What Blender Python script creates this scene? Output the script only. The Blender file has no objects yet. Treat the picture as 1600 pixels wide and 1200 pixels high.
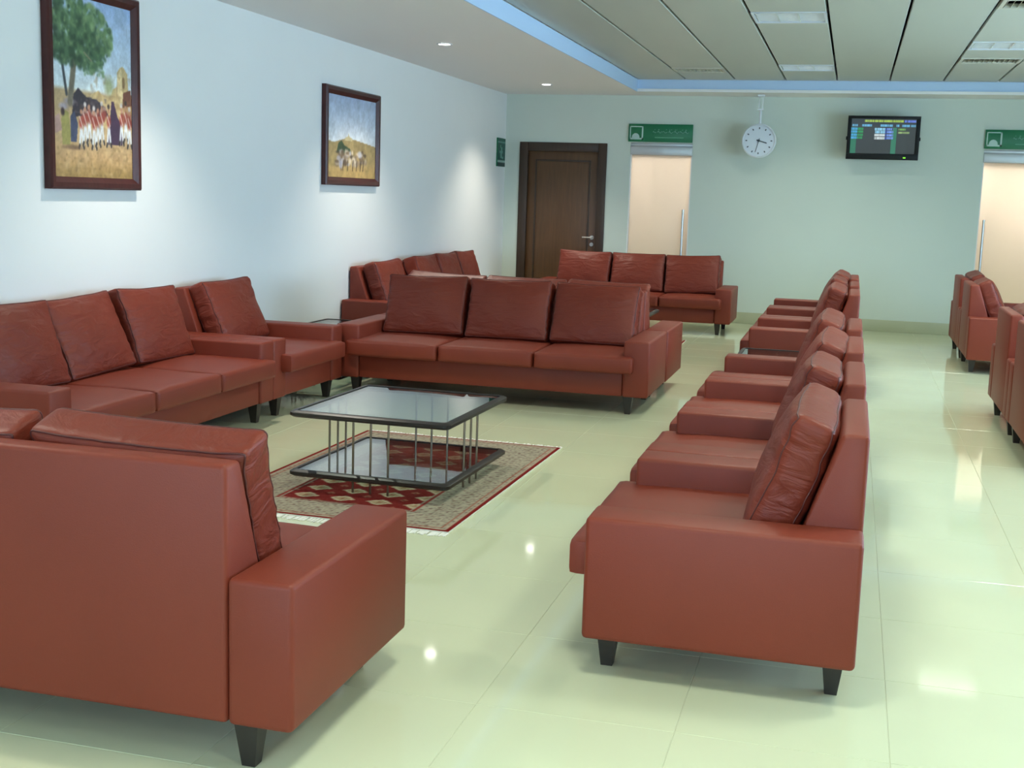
import bpy, bmesh, math, random
import numpy as np
from mathutils import Vector, Matrix, noise

random.seed(7)
np.random.seed(7)
scene = bpy.context.scene
COL = scene.collection
PI = math.pi

# ------------------------------------------------------------------ camera
cam_d = bpy.data.cameras.new('camera')
cam_d.sensor_width = 36.0
cam_d.lens = 43.389
cam_d.clip_end = 200
cam = bpy.data.objects.new('camera', cam_d)
COL.objects.link(cam)
_y, _p, _r = math.radians(15.0708), math.radians(8.6984), math.radians(1.8503)
FW = Vector((-math.sin(_y) * math.cos(_p), math.cos(_y) * math.cos(_p), -math.sin(_p)))
RT = Vector((math.cos(_y), math.sin(_y), 0))
UP = RT.cross(FW)
R2 = RT * math.cos(_r) + UP * math.sin(_r)
U2 = UP * math.cos(_r) - RT * math.sin(_r)
cam.matrix_world = Matrix(((R2.x, U2.x, -FW.x, 0), (R2.y, U2.y, -FW.y, 0), (R2.z, U2.z, -FW.z, 1.6), (0, 0, 0, 1)))
scene.camera = cam

# ------------------------------------------------------------------ world and exposure
world = bpy.data.worlds.new('daylight')
scene.world = world
world.use_nodes = True
world.node_tree.nodes['Background'].inputs['Color'].default_value = (0.55, 0.78, 1.0, 1)
world.node_tree.nodes['Background'].inputs['Strength'].default_value = 15.5
vs = scene.view_settings
vs.view_transform = 'Standard'
vs.look = 'None'
vs.gamma = 1.0
vs.use_curve_mapping = False
vs.exposure = 0.0
FLUO = (0.93, 1.0, 0.86)       # colour of the fluorescent ceiling lights
FLUO_W = 29.0                  # power of each
SPOT_W = 155.0                  # recessed downlights along the left wall
try:
    scene.cycles.use_denoising = True
    scene.cycles.max_bounces = 7
    scene.cycles.diffuse_bounces = 4
    scene.cycles.transparent_max_bounces = 16
    scene.cycles.sample_clamp_indirect = 6.0
    scene.cycles.use_adaptive_sampling = True
    scene.cycles.adaptive_threshold = 0.08
    scene.cycles.adaptive_min_samples = 20
    scene.cycles.caustics_reflective = False
    scene.cycles.caustics_refractive = False
except Exception:
    pass

# room (metres)
XL, XR, YB, YF = -4.70, 4.6, -2.4, 16.7
HS, HC = 2.967, 3.12           # soffit and panel ceiling heights
SX, SY = -2.80, 16.10          # inner edges of the soffit
SXR, SYB = 2.98, -1.6
WIN = [(4.6, 7.6), (8.3, 10.9), (11.3, 12.9)]
WZ = (0.75, 2.55)
WINB = [(-3.0, -1.2), (0.0, 1.6)]    # windows added behind the viewer to bring daylight from there (x range)

for (y0, y1) in WIN:
    ld = bpy.data.lights.new('window_portal', 'AREA')
    ld.shape = 'RECTANGLE'
    ld.size = y1 - y0
    ld.size_y = WZ[1] - WZ[0]
    ld.cycles.is_portal = True
    lo = bpy.data.objects.new('window_portal', ld)
    COL.objects.link(lo)
    lo.matrix_world = Matrix.Translation((XR + 0.22, (y0 + y1) / 2, sum(WZ) / 2)) @ Matrix(((0, 0, 1, 0), (1, 0, 0, 0), (0, 1, 0, 0), (0, 0, 0, 1)))

for (x0, x1) in WINB:
    ld = bpy.data.lights.new('window_portal', 'AREA')
    ld.shape = 'RECTANGLE'
    ld.size = x1 - x0
    ld.size_y = WZ[1] - WZ[0]
    ld.cycles.is_portal = True
    lo = bpy.data.objects.new('window_portal', ld)
    COL.objects.link(lo)
    lo.matrix_world = Matrix.Translation(((x0 + x1) / 2, YB - 0.22, sum(WZ) / 2)) @ Matrix(((1, 0, 0, 0), (0, 0, -1, 0), (0, 1, 0, 0), (0, 0, 0, 1)))

# ------------------------------------------------------------------ materials
def srgb(r, g, b):
    f = lambda c: (c / 255 / 12.92) if c / 255 <= 0.04045 else ((c / 255 + 0.055) / 1.055) ** 2.4
    return (f(r), f(g), f(b), 1)


def new_mat(name):
    m = bpy.data.materials.new(name)
    m.use_nodes = True
    nt = m.node_tree
    return m, nt, nt.nodes['Principled BSDF']


def pmat(name, col, rough=0.5, metal=0.0, spec=0.5, noise_scale=None, noise_amt=0.1, bump=None, bump_scale=200, bump_dist=0.001,
         stretch=None, coat=0.0):
    m, nt, b = new_mat(name)
    b.inputs['Roughness'].default_value = rough
    b.inputs['Metallic'].default_value = metal
    b.inputs['Specular IOR Level'].default_value = spec
    b.inputs['Coat Weight'].default_value = coat
    b.inputs['Base Color'].default_value = col
    tc = nt.nodes.new('ShaderNodeTexCoord')
    src = tc.outputs['Object']
    if stretch:
        mp = nt.nodes.new('ShaderNodeMapping')
        mp.inputs['Scale'].default_value = stretch
        nt.links.new(src, mp.inputs['Vector'])
        src = mp.outputs['Vector']
    if noise_scale:
        n = nt.nodes.new('ShaderNodeTexNoise')
        n.inputs['Scale'].default_value = noise_scale
        n.inputs['Detail'].default_value = 5
        nt.links.new(src, n.inputs['Vector'])
        mx = nt.nodes.new('ShaderNodeMix')
        mx.data_type = 'RGBA'
        mx.inputs['A'].default_value = tuple(c * (1 - noise_amt) for c in col[:3]) + (1,)
        mx.inputs['B'].default_value = tuple(min(1, c * (1 + noise_amt)) for c in col[:3]) + (1,)
        nt.links.new(n.outputs['Fac'], mx.inputs['Factor'])
        nt.links.new(mx.outputs['Result'], b.inputs['Base Color'])
    if bump:
        n2 = nt.nodes.new('ShaderNodeTexNoise')
        n2.inputs['Scale'].default_value = bump_scale
        n2.inputs['Detail'].default_value = 3
        nt.links.new(src, n2.inputs['Vector'])
        bp = nt.nodes.new('ShaderNodeBump')
        bp.inputs['Strength'].default_value = bump
        bp.inputs['Distance'].default_value = bump_dist
        nt.links.new(n2.outputs['Fac'], bp.inputs['Height'])
        nt.links.new(bp.outputs['Normal'], b.inputs['Normal'])
    return m


def emat(name, col, strength):
    m, nt, b = new_mat(name)
    b.inputs['Base Color'].default_value = col
    b.inputs['Emission Color'].default_value = col
    b.inputs['Emission Strength'].default_value = strength
    return m


def attr_mat(name, rough=0.6, emit=0.0, bump=0.0, spec=0.5):
    m, nt, b = new_mat(name)
    a = nt.nodes.new('ShaderNodeAttribute')
    a.attribute_name = 'paint'
    nt.links.new(a.outputs['Color'], b.inputs['Base Color'])
    b.inputs['Roughness'].default_value = rough
    b.inputs['Specular IOR Level'].default_value = spec
    if emit:
        nt.links.new(a.outputs['Color'], b.inputs['Emission Color'])
        b.inputs['Emission Strength'].default_value = emit
        b.inputs['Base Color'].default_value = (0.01, 0.01, 0.01, 1)
        for l in list(b.inputs['Base Color'].links):
            nt.links.remove(l)
    if bump:
        tc = nt.nodes.new('ShaderNodeTexCoord')
        n2 = nt.nodes.new('ShaderNodeTexNoise')
        n2.inputs['Scale'].default_value = 260
        nt.links.new(tc.outputs['Object'], n2.inputs['Vector'])
        bp = nt.nodes.new('ShaderNodeBump')
        bp.inputs['Strength'].default_value = bump
        bp.inputs['Distance'].default_value = 0.002
        nt.links.new(n2.outputs['Fac'], bp.inputs['Height'])
        nt.links.new(bp.outputs['Normal'], b.inputs['Normal'])
    return m


def glass_mat(name, tint, ior=1.6):
    m = bpy.data.materials.new(name)
    m.use_nodes = True
    nt = m.node_tree
    nt.nodes.remove(nt.nodes['Principled BSDF'])
    out = nt.nodes['Material Output']
    tr = nt.nodes.new('ShaderNodeBsdfTransparent')
    tr.inputs['Color'].default_value = tint
    gl = nt.nodes.new('ShaderNodeBsdfGlossy')
    gl.inputs['Roughness'].default_value = 0.01
    lw = nt.nodes.new('ShaderNodeLayerWeight')
    lw.inputs['Blend'].default_value = 0.5
    pw = nt.nodes.new('ShaderNodeMath')
    pw.operation = 'POWER'
    pw.inputs[1].default_value = ior
    nt.links.new(lw.outputs['Facing'], pw.inputs[0])
    fr = nt.nodes.new('ShaderNodeMath')
    fr.operation = 'MULTIPLY_ADD'
    fr.inputs[1].default_value = 0.90
    fr.inputs[2].default_value = 0.04
    nt.links.new(pw.outputs[0], fr.inputs[0])
    mx = nt.nodes.new('ShaderNodeMixShader')
    nt.links.new(fr.outputs[0], mx.inputs['Fac'])
    nt.links.new(tr.outputs['BSDF'], mx.inputs[1])
    nt.links.new(gl.outputs['BSDF'], mx.inputs[2])
    nt.links.new(mx.outputs['Shader'], out.inputs['Surface'])
    return m


def frosted_mat(name, col):
    m = bpy.data.materials.new(name)
    m.use_nodes = True
    nt = m.node_tree
    b = nt.nodes['Principled BSDF']
    b.inputs['Base Color'].default_value = col
    b.inputs['Roughness'].default_value = 0.35
    out = nt.nodes['Material Output']
    tl = nt.nodes.new('ShaderNodeBsdfTranslucent')
    tl.inputs['Color'].default_value = (0.95, 0.9, 0.84, 1)
    mx = nt.nodes.new('ShaderNodeMixShader')
    mx.inputs['Fac'].default_value = 0.7
    nt.links.new(b.outputs['BSDF'], mx.inputs[1])
    nt.links.new(tl.outputs['BSDF'], mx.inputs[2])
    nt.links.new(mx.outputs['Shader'], out.inputs['Surface'])
    return m


M = {}
M['leather'] = pmat('chestnut_leather', (0.195, 0.030, 0.014, 1), 0.50, spec=0.36, noise_scale=3.0, noise_amt=0.10, bump=0.35, bump_scale=260, bump_dist=0.0012)
M['cushion'] = pmat('soft_chestnut_leather', (0.180, 0.028, 0.014, 1), 0.44, spec=0.30, noise_scale=3.0, noise_amt=0.12)
_nt = M['cushion'].node_tree
_b = _nt.nodes['Principled BSDF']
_tc = _nt.nodes.new('ShaderNodeTexCoord')
_mp = _nt.nodes.new('ShaderNodeMapping')
_mp.inputs['Scale'].default_value = (3.0, 3.5, 9.0)
_mp.inputs['Rotation'].default_value = (0.35, 0.45, 0)
_n1 = _nt.nodes.new('ShaderNodeTexNoise')
_n1.inputs['Scale'].default_value = 1.6
_n1.inputs['Detail'].default_value = 4
_n1.inputs['Distortion'].default_value = 1.4
_b1 = _nt.nodes.new('ShaderNodeBump')
_b1.inputs['Strength'].default_value = 0.55
_b1.inputs['Distance'].default_value = 0.02
_n2 = _nt.nodes.new('ShaderNodeTexNoise')
_n2.inputs['Scale'].default_value = 260
_b2 = _nt.nodes.new('ShaderNodeBump')
_b2.inputs['Strength'].default_value = 0.3
_b2.inputs['Distance'].default_value = 0.001
_nt.links.new(_tc.outputs['Object'], _mp.inputs['Vector'])
_nt.links.new(_mp.outputs['Vector'], _n1.inputs['Vector'])
_nt.links.new(_n1.outputs['Fac'], _b1.inputs['Height'])
_nt.links.new(_tc.outputs['Object'], _n2.inputs['Vector'])
_nt.links.new(_n2.outputs['Fac'], _b2.inputs['Height'])
_nt.links.new(_b1.outputs['Normal'], _b2.inputs['Normal'])
_nt.links.new(_b2.outputs['Normal'], _b.inputs['Normal'])
M['piping'] = pmat('dark_leather_piping', (0.085, 0.014, 0.010, 1), 0.5)
M['leg'] = pmat('dark_wood_leg', (0.022, 0.016, 0.014, 1), 0.4, noise_scale=20, noise_amt=0.3)
M['wall'] = pmat('wall_paint', (0.80, 0.81, 0.80, 1), 0.6, spec=0.3, noise_scale=2.0, noise_amt=0.02, bump=0.15, bump_scale=120)  # base lightened to stand in for more light on the left wall
M['wall_green_dim'] = pmat('far_wall_dimmed_paint', (0.615, 0.675, 0.60, 1), 0.6, spec=0.3, noise_scale=2.0, noise_amt=0.02, bump=0.15, bump_scale=120)  # wall paint made greener, and darker in place of weaker light there
M['soffit'] = pmat('soffit_paint', (0.86, 0.85, 0.84, 1), 0.7, spec=0.2, bump=0.1, bump_scale=90)
M['cove'] = pmat('cove_blue', (0.52, 0.68, 0.90, 1), 0.6, spec=0.2)  # pale blue over the recess faces
M['panel'] = pmat('ceiling_panel_metal', (0.50, 0.53, 0.48, 1), 0.5, metal=0.0, spec=0.4, noise_scale=1.2, noise_amt=0.05, stretch=(3, 0.5, 1))
M['dark'] = pmat('dark_void', (0.02, 0.022, 0.022, 1), 0.8)
M['tile'] = pmat('polished_cream_tile', (0.62, 0.64, 0.44, 1), 0.055, spec=0.5, noise_scale=2.2, noise_amt=0.05)
M['grout'] = pmat('tile_grout', (0.52, 0.53, 0.38, 1), 0.6)
M['skirting'] = pmat('skirting_tile', (0.46, 0.47, 0.32, 1), 0.25, noise_scale=3, noise_amt=0.06)
M['door_wood'] = pmat('dark_door_wood', (0.105, 0.047, 0.017, 1), 0.4, noise_scale=6, noise_amt=0.35, stretch=(6, 6, 0.5))
M['door_frame'] = pmat('door_frame_wood', (0.045, 0.023, 0.012, 1), 0.4, noise_scale=6, noise_amt=0.3, stretch=(6, 6, 0.5))
M['mahogany'] = pmat('mahogany_frame', (0.060, 0.016, 0.015, 1), 0.3, noise_scale=12, noise_amt=0.4, stretch=(1, 4, 1), spec=0.3)
M['steel'] = pmat('brushed_steel', (0.55, 0.55, 0.53, 1), 0.3, metal=1.0, noise_scale=40, noise_amt=0.06)
M['alu'] = pmat('anodised_aluminium', (0.55, 0.57, 0.58, 1), 0.4, metal=0.6)
M['rim'] = pmat('black_brown_rim', (0.018, 0.012, 0.010, 1), 0.38, noise_scale=20, noise_amt=0.3)
M['rod'] = pmat('bronzed_rod', (0.22, 0.18, 0.14, 1), 0.3, metal=0.9)
M['glass'] = glass_mat('table_glass', (0.86, 0.93, 0.92, 1), 3.2)
M['pane'] = glass_mat('window_glass', (0.94, 0.97, 0.98, 1), 5.0)
M['frost'] = frosted_mat('frosted_glass', (0.80, 0.74, 0.66, 1))
M['black'] = pmat('black_plastic', (0.006, 0.007, 0.007, 1), 0.5, spec=0.25)
M['white'] = pmat('white_plastic', (0.68, 0.72, 0.76, 1), 0.3)
M['offwhite'] = pmat('offwhite_face', (0.66, 0.70, 0.76, 1), 0.25, coat=0.5)
M['mark'] = pmat('dark_marks', (0.05, 0.06, 0.07, 1), 0.5)
M['green'] = pmat('sign_green', (0.006, 0.16, 0.062, 1), 0.35, noise_scale=8, noise_amt=0.08)
M['signpale'] = pmat('sign_pale_print', (0.45, 0.62, 0.55, 1), 0.4)
M['signscript'] = pmat('sign_script_print', (0.20, 0.44, 0.32, 1), 0.4)
M['signfaint'] = pmat('sign_faint_print', (0.10, 0.34, 0.20, 1), 0.4)
M['canvas'] = attr_mat('painted_canvas', 0.55, bump=0.25)
M['woven'] = attr_mat('woven_wool', 0.95, bump=0.8, spec=0.1)
M['screen'] = attr_mat('flight_screen', 0.3, emit=0.9)
M['fringe'] = pmat('cream_fringe', (0.80, 0.79, 0.74, 1), 0.9)
M['louver'] = pmat('louver_reflector', (0.80, 0.82, 0.80, 1), 0.25, metal=0.6)
M['tube'] = emat('fluorescent_tube', (0.95, 1.0, 0.92, 1), 1.6)
M['lamp'] = emat('downlight_lens', (1.0, 0.97, 0.88, 1), 22.0)
M['led'] = emat('green_led', (0.25, 0.9, 0.03, 1), 1.2)
M['vent'] = pmat('vent_beige', (0.56, 0.55, 0.46, 1), 0.5)
M['warmwall'] = pmat('corridor_paint', (0.75, 0.68, 0.58, 1), 0.7)


# ------------------------------------------------------------------ mesh helpers
def finish(bm, name, mat, smooth=True, angle=35):
    bmesh.ops.recalc_face_normals(bm, faces=bm.faces)
    me = bpy.data.meshes.new(name)
    bm.to_mesh(me)
    bm.free()
    me.materials.append(mat)
    if smooth:
        for p in me.polygons:
            p.use_smooth = True
        me.set_sharp_from_angle(angle=math.radians(angle))
    return me


def link(name, me, parent=None, loc=(0, 0, 0), rot=(0, 0, 0)):
    o = bpy.data.objects.new(name, me)
    COL.objects.link(o)
    o.location = loc
    o.rotation_euler = rot
    if parent is not None:
        o.parent = parent
    return o


def tag(o, label=None, cat=None, group=None, kind=None):
    if label:
        o['label'] = label
    if cat:
        o['category'] = cat
    if group:
        o['group'] = group
    if kind:
        o['kind'] = kind
    return o


def thing(name, label, cat, loc, rotz=0, group=None):
    o = link(name, None, None, loc, (0, 0, rotz))
    o.empty_display_size = 0.1
    return tag(o, label, cat, group)


def bm_box(bm, x0, x1, y0, y1, z0, z1, bevel=0.0, seg=2):
    r = bmesh.ops.create_cube(bm, size=1.0)
    for v in r['verts']:
        v.co = Vector(((x0 + x1) / 2 + v.co.x * (x1 - x0), (y0 + y1) / 2 + v.co.y * (y1 - y0), (z0 + z1) / 2 + v.co.z * (z1 - z0)))
    if bevel:
        es = list({e for v in r['verts'] for e in v.link_edges})
        bmesh.ops.bevel(bm, geom=es, offset=bevel, segments=seg, profile=0.5, affect='EDGES')
    return bm


def box_mesh(name, mat, *a, bevel=0.0, seg=2):
    bm = bmesh.new()
    bm_box(bm, *a, bevel=bevel, seg=seg)
    return finish(bm, name, mat)


def boxes_mesh(name, mat, boxes, bevel=0.0, seg=2):
    bm = bmesh.new()
    for b in boxes:
        bm_box(bm, *b, bevel=bevel, seg=seg)
    return finish(bm, name, mat)


def prism_mesh(name, mat, pts, x0, x1, bevel=0.0, seg=3):
    """polygon in (y, z) extruded along x"""
    bm = bmesh.new()
    a = [bm.verts.new((x0, p[0], p[1])) for p in pts]
    b = [bm.verts.new((x1, p[0], p[1])) for p in pts]
    bm.faces.new(a)
    bm.faces.new(b[::-1])
    n = len(pts)
    for i in range(n):
        bm.faces.new((a[i], b[i], b[(i + 1) % n], a[(i + 1) % n]))
    if bevel:
        bmesh.ops.bevel(bm, geom=list(bm.edges), offset=bevel, segments=seg, profile=0.5, affect='EDGES')
    return finish(bm, name, mat)


def bm_cyl(bm, p0, p1, r0, r1=None, n=16, caps=True):
    r1 = r0 if r1 is None else r1
    p0, p1 = Vector(p0), Vector(p1)
    d = (p1 - p0).normalized()
    u = d.orthogonal().normalized()
    w = d.cross(u)
    A, B = [], []
    for i in range(n):
        t = 2 * PI * i / n
        dirv = u * math.cos(t) + w * math.sin(t)
        A.append(bm.verts.new(p0 + dirv * r0))
        B.append(bm.verts.new(p1 + dirv * r1))
    for i in range(n):
        bm.faces.new((A[i], A[(i + 1) % n], B[(i + 1) % n], B[i]))
    if caps:
        bm.faces.new(A[::-1])
        bm.faces.new(B)


def cyl_mesh(name, mat, p0, p1, r0, r1=None, n=16):
    bm = bmesh.new()
    bm_cyl(bm, p0, p1, r0, r1, n)
    return finish(bm, name, mat)


def tube_loop(bm, pts, r, n=5):
    pts = [Vector(p) for p in pts]
    m = len(pts)
    rings = []
    for i in range(m):
        d = (pts[(i + 1) % m] - pts[i - 1]).normalized()
        u = d.cross(Vector((0.3, 1, 0.2))).normalized()
        w = d.cross(u)
        rings.append([bm.verts.new(pts[i] + (u * math.cos(2 * PI * k / n) + w * math.sin(2 * PI * k / n)) * r) for k in range(n)])
    for i in range(m):
        a, b = rings[i], rings[(i + 1) % m]
        for k in range(n):
            bm.faces.new((a[k], a[(k + 1) % n], b[(k + 1) % n], b[k]))


def raster_mesh(name, mat, img, w, h, axes):
    """img (ny, nx, 3) in sRGB 0..1, row 0 at the bottom; axes: function (s, t) -> co"""
    ny, nx, _ = img.shape
    lin = np.where(img <= 0.04045, img / 12.92, ((img + 0.055) / 1.055) ** 2.4)
    verts = [axes((i / (nx - 1) - 0.5) * w, (j / (ny - 1) - 0.5) * h) for j in range(ny) for i in range(nx)]
    faces = [(j * nx + i, j * nx + i + 1, (j + 1) * nx + i + 1, (j + 1) * nx + i) for j in range(ny - 1) for i in range(nx - 1)]
    me = bpy.data.meshes.new(name)
    me.from_pydata(verts, [], faces)
    at = me.color_attributes.new('paint', 'FLOAT_COLOR', 'POINT')
    buf = np.ones((ny * nx, 4), dtype=np.float32)
    buf[:, :3] = lin.reshape(-1, 3)
    at.data.foreach_set('color', buf.ravel())
    me.materials.append(mat)
    return me


# ------------------------------------------------------------------ the setting
floor = tag(link('floor', box_mesh('floor', M['grout'], XL - 0.1, XR + 0.1, YB - 0.1, YF + 0.2, -0.12, -0.0018)), kind='structure')
TX, TY = 0.63, 0.66
tile_me = box_mesh('tile', M['tile'], -TX / 2 + 0.0008, TX / 2 - 0.0008, -TY / 2 + 0.0008, TY / 2 - 0.0008, -0.006, 0.0, bevel=0.0012, seg=1)
cols = [0.215 - TX / 2 + TX * k for k in range(-8, 8)]
rows = [4.89 - TY / 2 + TY * k for k in range(-11, 19)]
rest = []
n_t = 0
for cx in cols:
    for cy in rows:
        if cx - TX / 2 > XR or cy - TY / 2 > YF - 0.001:
            continue
        d = Vector((cx, cy, 0)) - cam.location
        z = d.dot(FW)
        px = d.dot(R2) / max(z, 0.01) * 1928 + 800
        py = 600 - d.dot(U2) / max(z, 0.01) * 1928
        if z > 0.5 and -150 < px < 1750 and py < 1400:
            link('tile', tile_me, floor, (cx, cy, 0))
            n_t += 1
        else:
            rest.append((cx - TX / 2 + 0.0008, cx + TX / 2 - 0.0008, cy - TY / 2 + 0.0008, cy + TY / 2 - 0.0008, -0.006, 0.0))
tag(link('outer_tiles', boxes_mesh('outer_tiles', M['tile'], rest), floor), kind='stuff')

tag(link('wall_left', box_mesh('wall_left', M['wall'], XL - 0.2, XL, YB - 0.2, YF + 0.2, 0, 3.4)), kind='structure')
# far wall with three door openings
D1 = (-4.43, -3.33, 2.27)
D2 = (-2.95, -2.12, 2.35)
D3 = (1.52, 2.42, 2.35)
segs = []
xs = [XL, D1[0], D1[1], D2[0], D2[1], D3[0], D3[1], XR + 0.2]
for a, b in ((0, 1), (2, 3), (4, 5), (6, 7)):
    segs.append((xs[a], xs[b], YF, YF + 0.2, 0, 3.4))
for D in (D1, D2, D3):
    segs.append((D[0], D[1], YF, YF + 0.2, D[2], 3.4))
tag(link('wall_far', boxes_mesh('wall_far', M['wall_green_dim'], segs)), kind='structure')
# right wall with unseen openings added to let the cool daylight in
segs = [(XR, XR + 0.2, YB, YF, 0, WZ[0]), (XR, XR + 0.2, YB, YF, WZ[1], 3.4)]
ys = [YB] + [v for w in WIN for v in w] + [YF]
for k in range(0, len(ys), 2):
    segs.append((XR, XR + 0.2, ys[k], ys[k + 1], WZ[0], WZ[1]))
tag(link('wall_right', boxes_mesh('wall_right', M['wall'], segs)), kind='structure')
segs = [(XL, XR + 0.2, YB - 0.2, YB, 0, WZ[0]), (XL, XR + 0.2, YB - 0.2, YB, WZ[1], 3.4)]
xs = [XL] + [v for w in WINB for v in w] + [XR + 0.2]
for k in range(0, len(xs), 2):
    segs.append((xs[k], xs[k + 1], YB - 0.2, YB, WZ[0], WZ[1]))
tag(link('wall_back', boxes_mesh('wall_back', M['wall'], segs)), kind='structure')
for k, (x0, x1) in enumerate(WINB):
    m = (x0 + x1) / 2
    ya, yb = YB - 0.14, YB - 0.08
    w = link('window_%d' % (k + 1 + len(WIN)), boxes_mesh('window', M['alu'], [
        (x0, x1, ya, yb, WZ[0], WZ[0] + 0.05), (x0, x1, ya, yb, WZ[1] - 0.05, WZ[1]),
        (x0, x0 + 0.05, ya, yb, WZ[0], WZ[1]), (x1 - 0.05, x1, ya, yb, WZ[0], WZ[1]), (m - 0.03, m + 0.03, ya, yb, WZ[0], WZ[1])]))
    tag(w, kind='structure')
    for a, b in ((x0 + 0.05, m - 0.03), (m + 0.03, x1 - 0.05)):
        link('pane', box_mesh('pane', M['pane'], a, b, YB - 0.111, YB - 0.105, WZ[0] + 0.05, WZ[1] - 0.05), w)
for k, (y0, y1) in enumerate(WIN):
    w = link('window_%d' % (k + 1), boxes_mesh('window', M['alu'], [
        (XR + 0.08, XR + 0.14, y0, y1, WZ[0], WZ[0] + 0.05), (XR + 0.08, XR + 0.14, y0, y1, WZ[1] - 0.05, WZ[1]),
        (XR + 0.08, XR + 0.14, y0, y0 + 0.05, WZ[0], WZ[1]), (XR + 0.08, XR + 0.14, y1 - 0.05, y1, WZ[0], WZ[1]),
        (XR + 0.08, XR + 0.14, (y0 + y1) / 2 - 0.03, (y0 + y1) / 2 + 0.03, WZ[0], WZ[1])]))
    tag(w, kind='structure')
    for s in (0, 1):
        m = (y0 + y1) / 2
        a, b = ((y0 + 0.05, m - 0.03), (m + 0.03, y1 - 0.05))[s]
        link('pane', box_mesh('pane', M['pane'], XR + 0.105, XR + 0.111, a, b, WZ[0] + 0.05, WZ[1] - 0.05), w)

# baseboards
tag(link('baseboard_left', box_mesh('baseboard_left', M['skirting'], XL, XL + 0.014, YB, YF - 0.014, 0, 0.15, bevel=0.003)), kind='structure')
bb = []
for a, b in ((XL, D1[0] - 0.06), (D1[1] + 0.06, D2[0]), (D2[1], D3[0]), (D3[1], XR)):
    bb.append((a, b, YF - 0.014, YF, 0, 0.15))
tag(link('baseboard_far', boxes_mesh('baseboard_far', M['skirting'], bb, bevel=0.003)), kind='structure')

# ceiling: plaster soffit ring, blue cove faces, metal strip panels in the recess
ceil = tag(link('ceiling', boxes_mesh('ceiling', M['soffit'], [
    (XL, SX, YB, YF, HS, 3.5), (SXR, XR, YB, YF, HS, 3.5), (SX, SXR, SY, YF, HS, 3.5), (SX, SXR, YB, SYB, HS, 3.5)])), kind='structure')
link('ceiling_backing', box_mesh('ceiling_backing', M['dark'], SX, SXR, SYB, SY, 3.30, 3.34), ceil)
tag(link('trim_1', box_mesh('trim_1', M['cove'], SX, SX + 0.012, SYB, SY, HS - 0.0, HC - 0.004)), kind='structure')
tag(link('trim_2', box_mesh('trim_2', M['cove'], SX + 0.012, SXR, SY - 0.012, SY, HS + 0.035, HC - 0.004)), kind='structure')
tag(link('trim_3', box_mesh('trim_3', M['soffit'], SX + 0.012, SXR, SY - 0.03, SY, HS, HS + 0.035)), kind='structure')

PW = 0.62
joints = [-0.31 + PW * k for k in range(-3, 6)]
strips = [(SX + 0.012, joints[0])] + [(joints[k], joints[k + 1]) for k in range(len(joints) - 1)] + [(joints[-1], SXR)]
LUM = [(-0.62, y) for y in (14.62, 10.74, 6.86, 2.98, -0.9)] + [(1.24, y) for y in (12.62, 8.74, 4.86, 0.98)]
VENT = [(-1.86, 14.9), (1.24, 10.1), (1.24, 13.85)]
for (a, b) in strips:
    c = (a + b) / 2
    holes = sorted([(y - 0.31, y + 0.31) for x, y in LUM if abs(x - c) < 0.1] + [(y - 0.22, y + 0.22) for x, y in VENT if abs(x - c) < 0.1])
    y = SYB
    for h0, h1 in holes + [(SY - 0.014, None)]:
        if h0 - y > 0.02:
            link('ceiling_panel', box_mesh('ceiling_panel', M['panel'], a + 0.011, b - 0.011, y + 0.002, h0 - 0.002, HC, HC + 0.03, bevel=0.004, seg=1), ceil)
        y = h1


def make_luminaire(x, y, label):
    t = thing('ceiling_luminaire', label, 'ceiling light', (x, y, HC), 0, 'recessed louvred ceiling lights')
    s = 0.298
    link('frame', boxes_mesh('frame', M['white'], [(-s, s, -s, -s + 0.02, -0.006, 0.10), (-s, s, s - 0.02, s, -0.006, 0.10),
                                                   (-s, -s + 0.02, -s + 0.02, s - 0.02, -0.006, 0.10), (s - 0.02, s, -s + 0.02, s - 0.02, -0.006, 0.10),
                                                   (-s, s, -s, s, 0.10, 0.11)]), t)
    for k in range(3):
        link('louver_rail', box_mesh('louver_rail', M['louver'], -s + 0.022 + 0.17 * k + 0.005, -s + 0.022 + 0.17 * k + 0.016, -s + 0.022, s - 0.022, 0.002, 0.05), t)
    for k in range(8):
        yy = -s + 0.055 + k * 0.07
        link('louver_blade', box_mesh('louver_blade', M['louver'], -s + 0.022, s - 0.022, yy - 0.002, yy + 0.002, 0.004, 0.045), t)
    for k in range(3):
        link('tube', cyl_mesh('tube', M['tube'], (-0.17 + 0.17 * k, -s + 0.03, 0.075), (-0.17 + 0.17 * k, s - 0.03, 0.075), 0.013, n=10), t)
    ld = bpy.data.lights.new('luminaire_light', 'AREA')
    ld.shape = 'SQUARE'
    ld.size = 0.54
    ld.energy = FLUO_W
    ld.color = FLUO
    ld.spread = math.radians(140)
    lo = bpy.data.objects.new('luminaire_light', ld)
    COL.objects.link(lo)
    lo.location = (x, y, HC - 0.004)
    return t


lum_labels = {
    (-0.62, 14.62): 'recessed louvred ceiling light nearest the far wall, above the clock side',
    (-0.62, 10.74): 'recessed louvred ceiling light at the top edge, above the hanging clock',
    (1.24, 12.62): 'recessed louvred ceiling light at the upper right, between two air vents',
    (-0.62, 6.86): 'louvred ceiling light out of frame above the second and third row armchairs',
    (-0.62, 2.98): 'louvred ceiling light out of frame just in front of the nearest row armchair',
    (-0.62, -0.9): 'louvred ceiling light out of frame behind the viewer, left of the aisle',
    (1.24, 8.74): 'louvred ceiling light out of frame above the armchairs at the right edge',
    (1.24, 4.86): 'louvred ceiling light out of frame over the aisle right of nearest armchair',
    (1.24, 0.98): 'louvred ceiling light out of frame over the aisle beside the viewer',
}
for x, y in LUM:
    make_luminaire(x, y, lum_labels[(x, y)])


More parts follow.
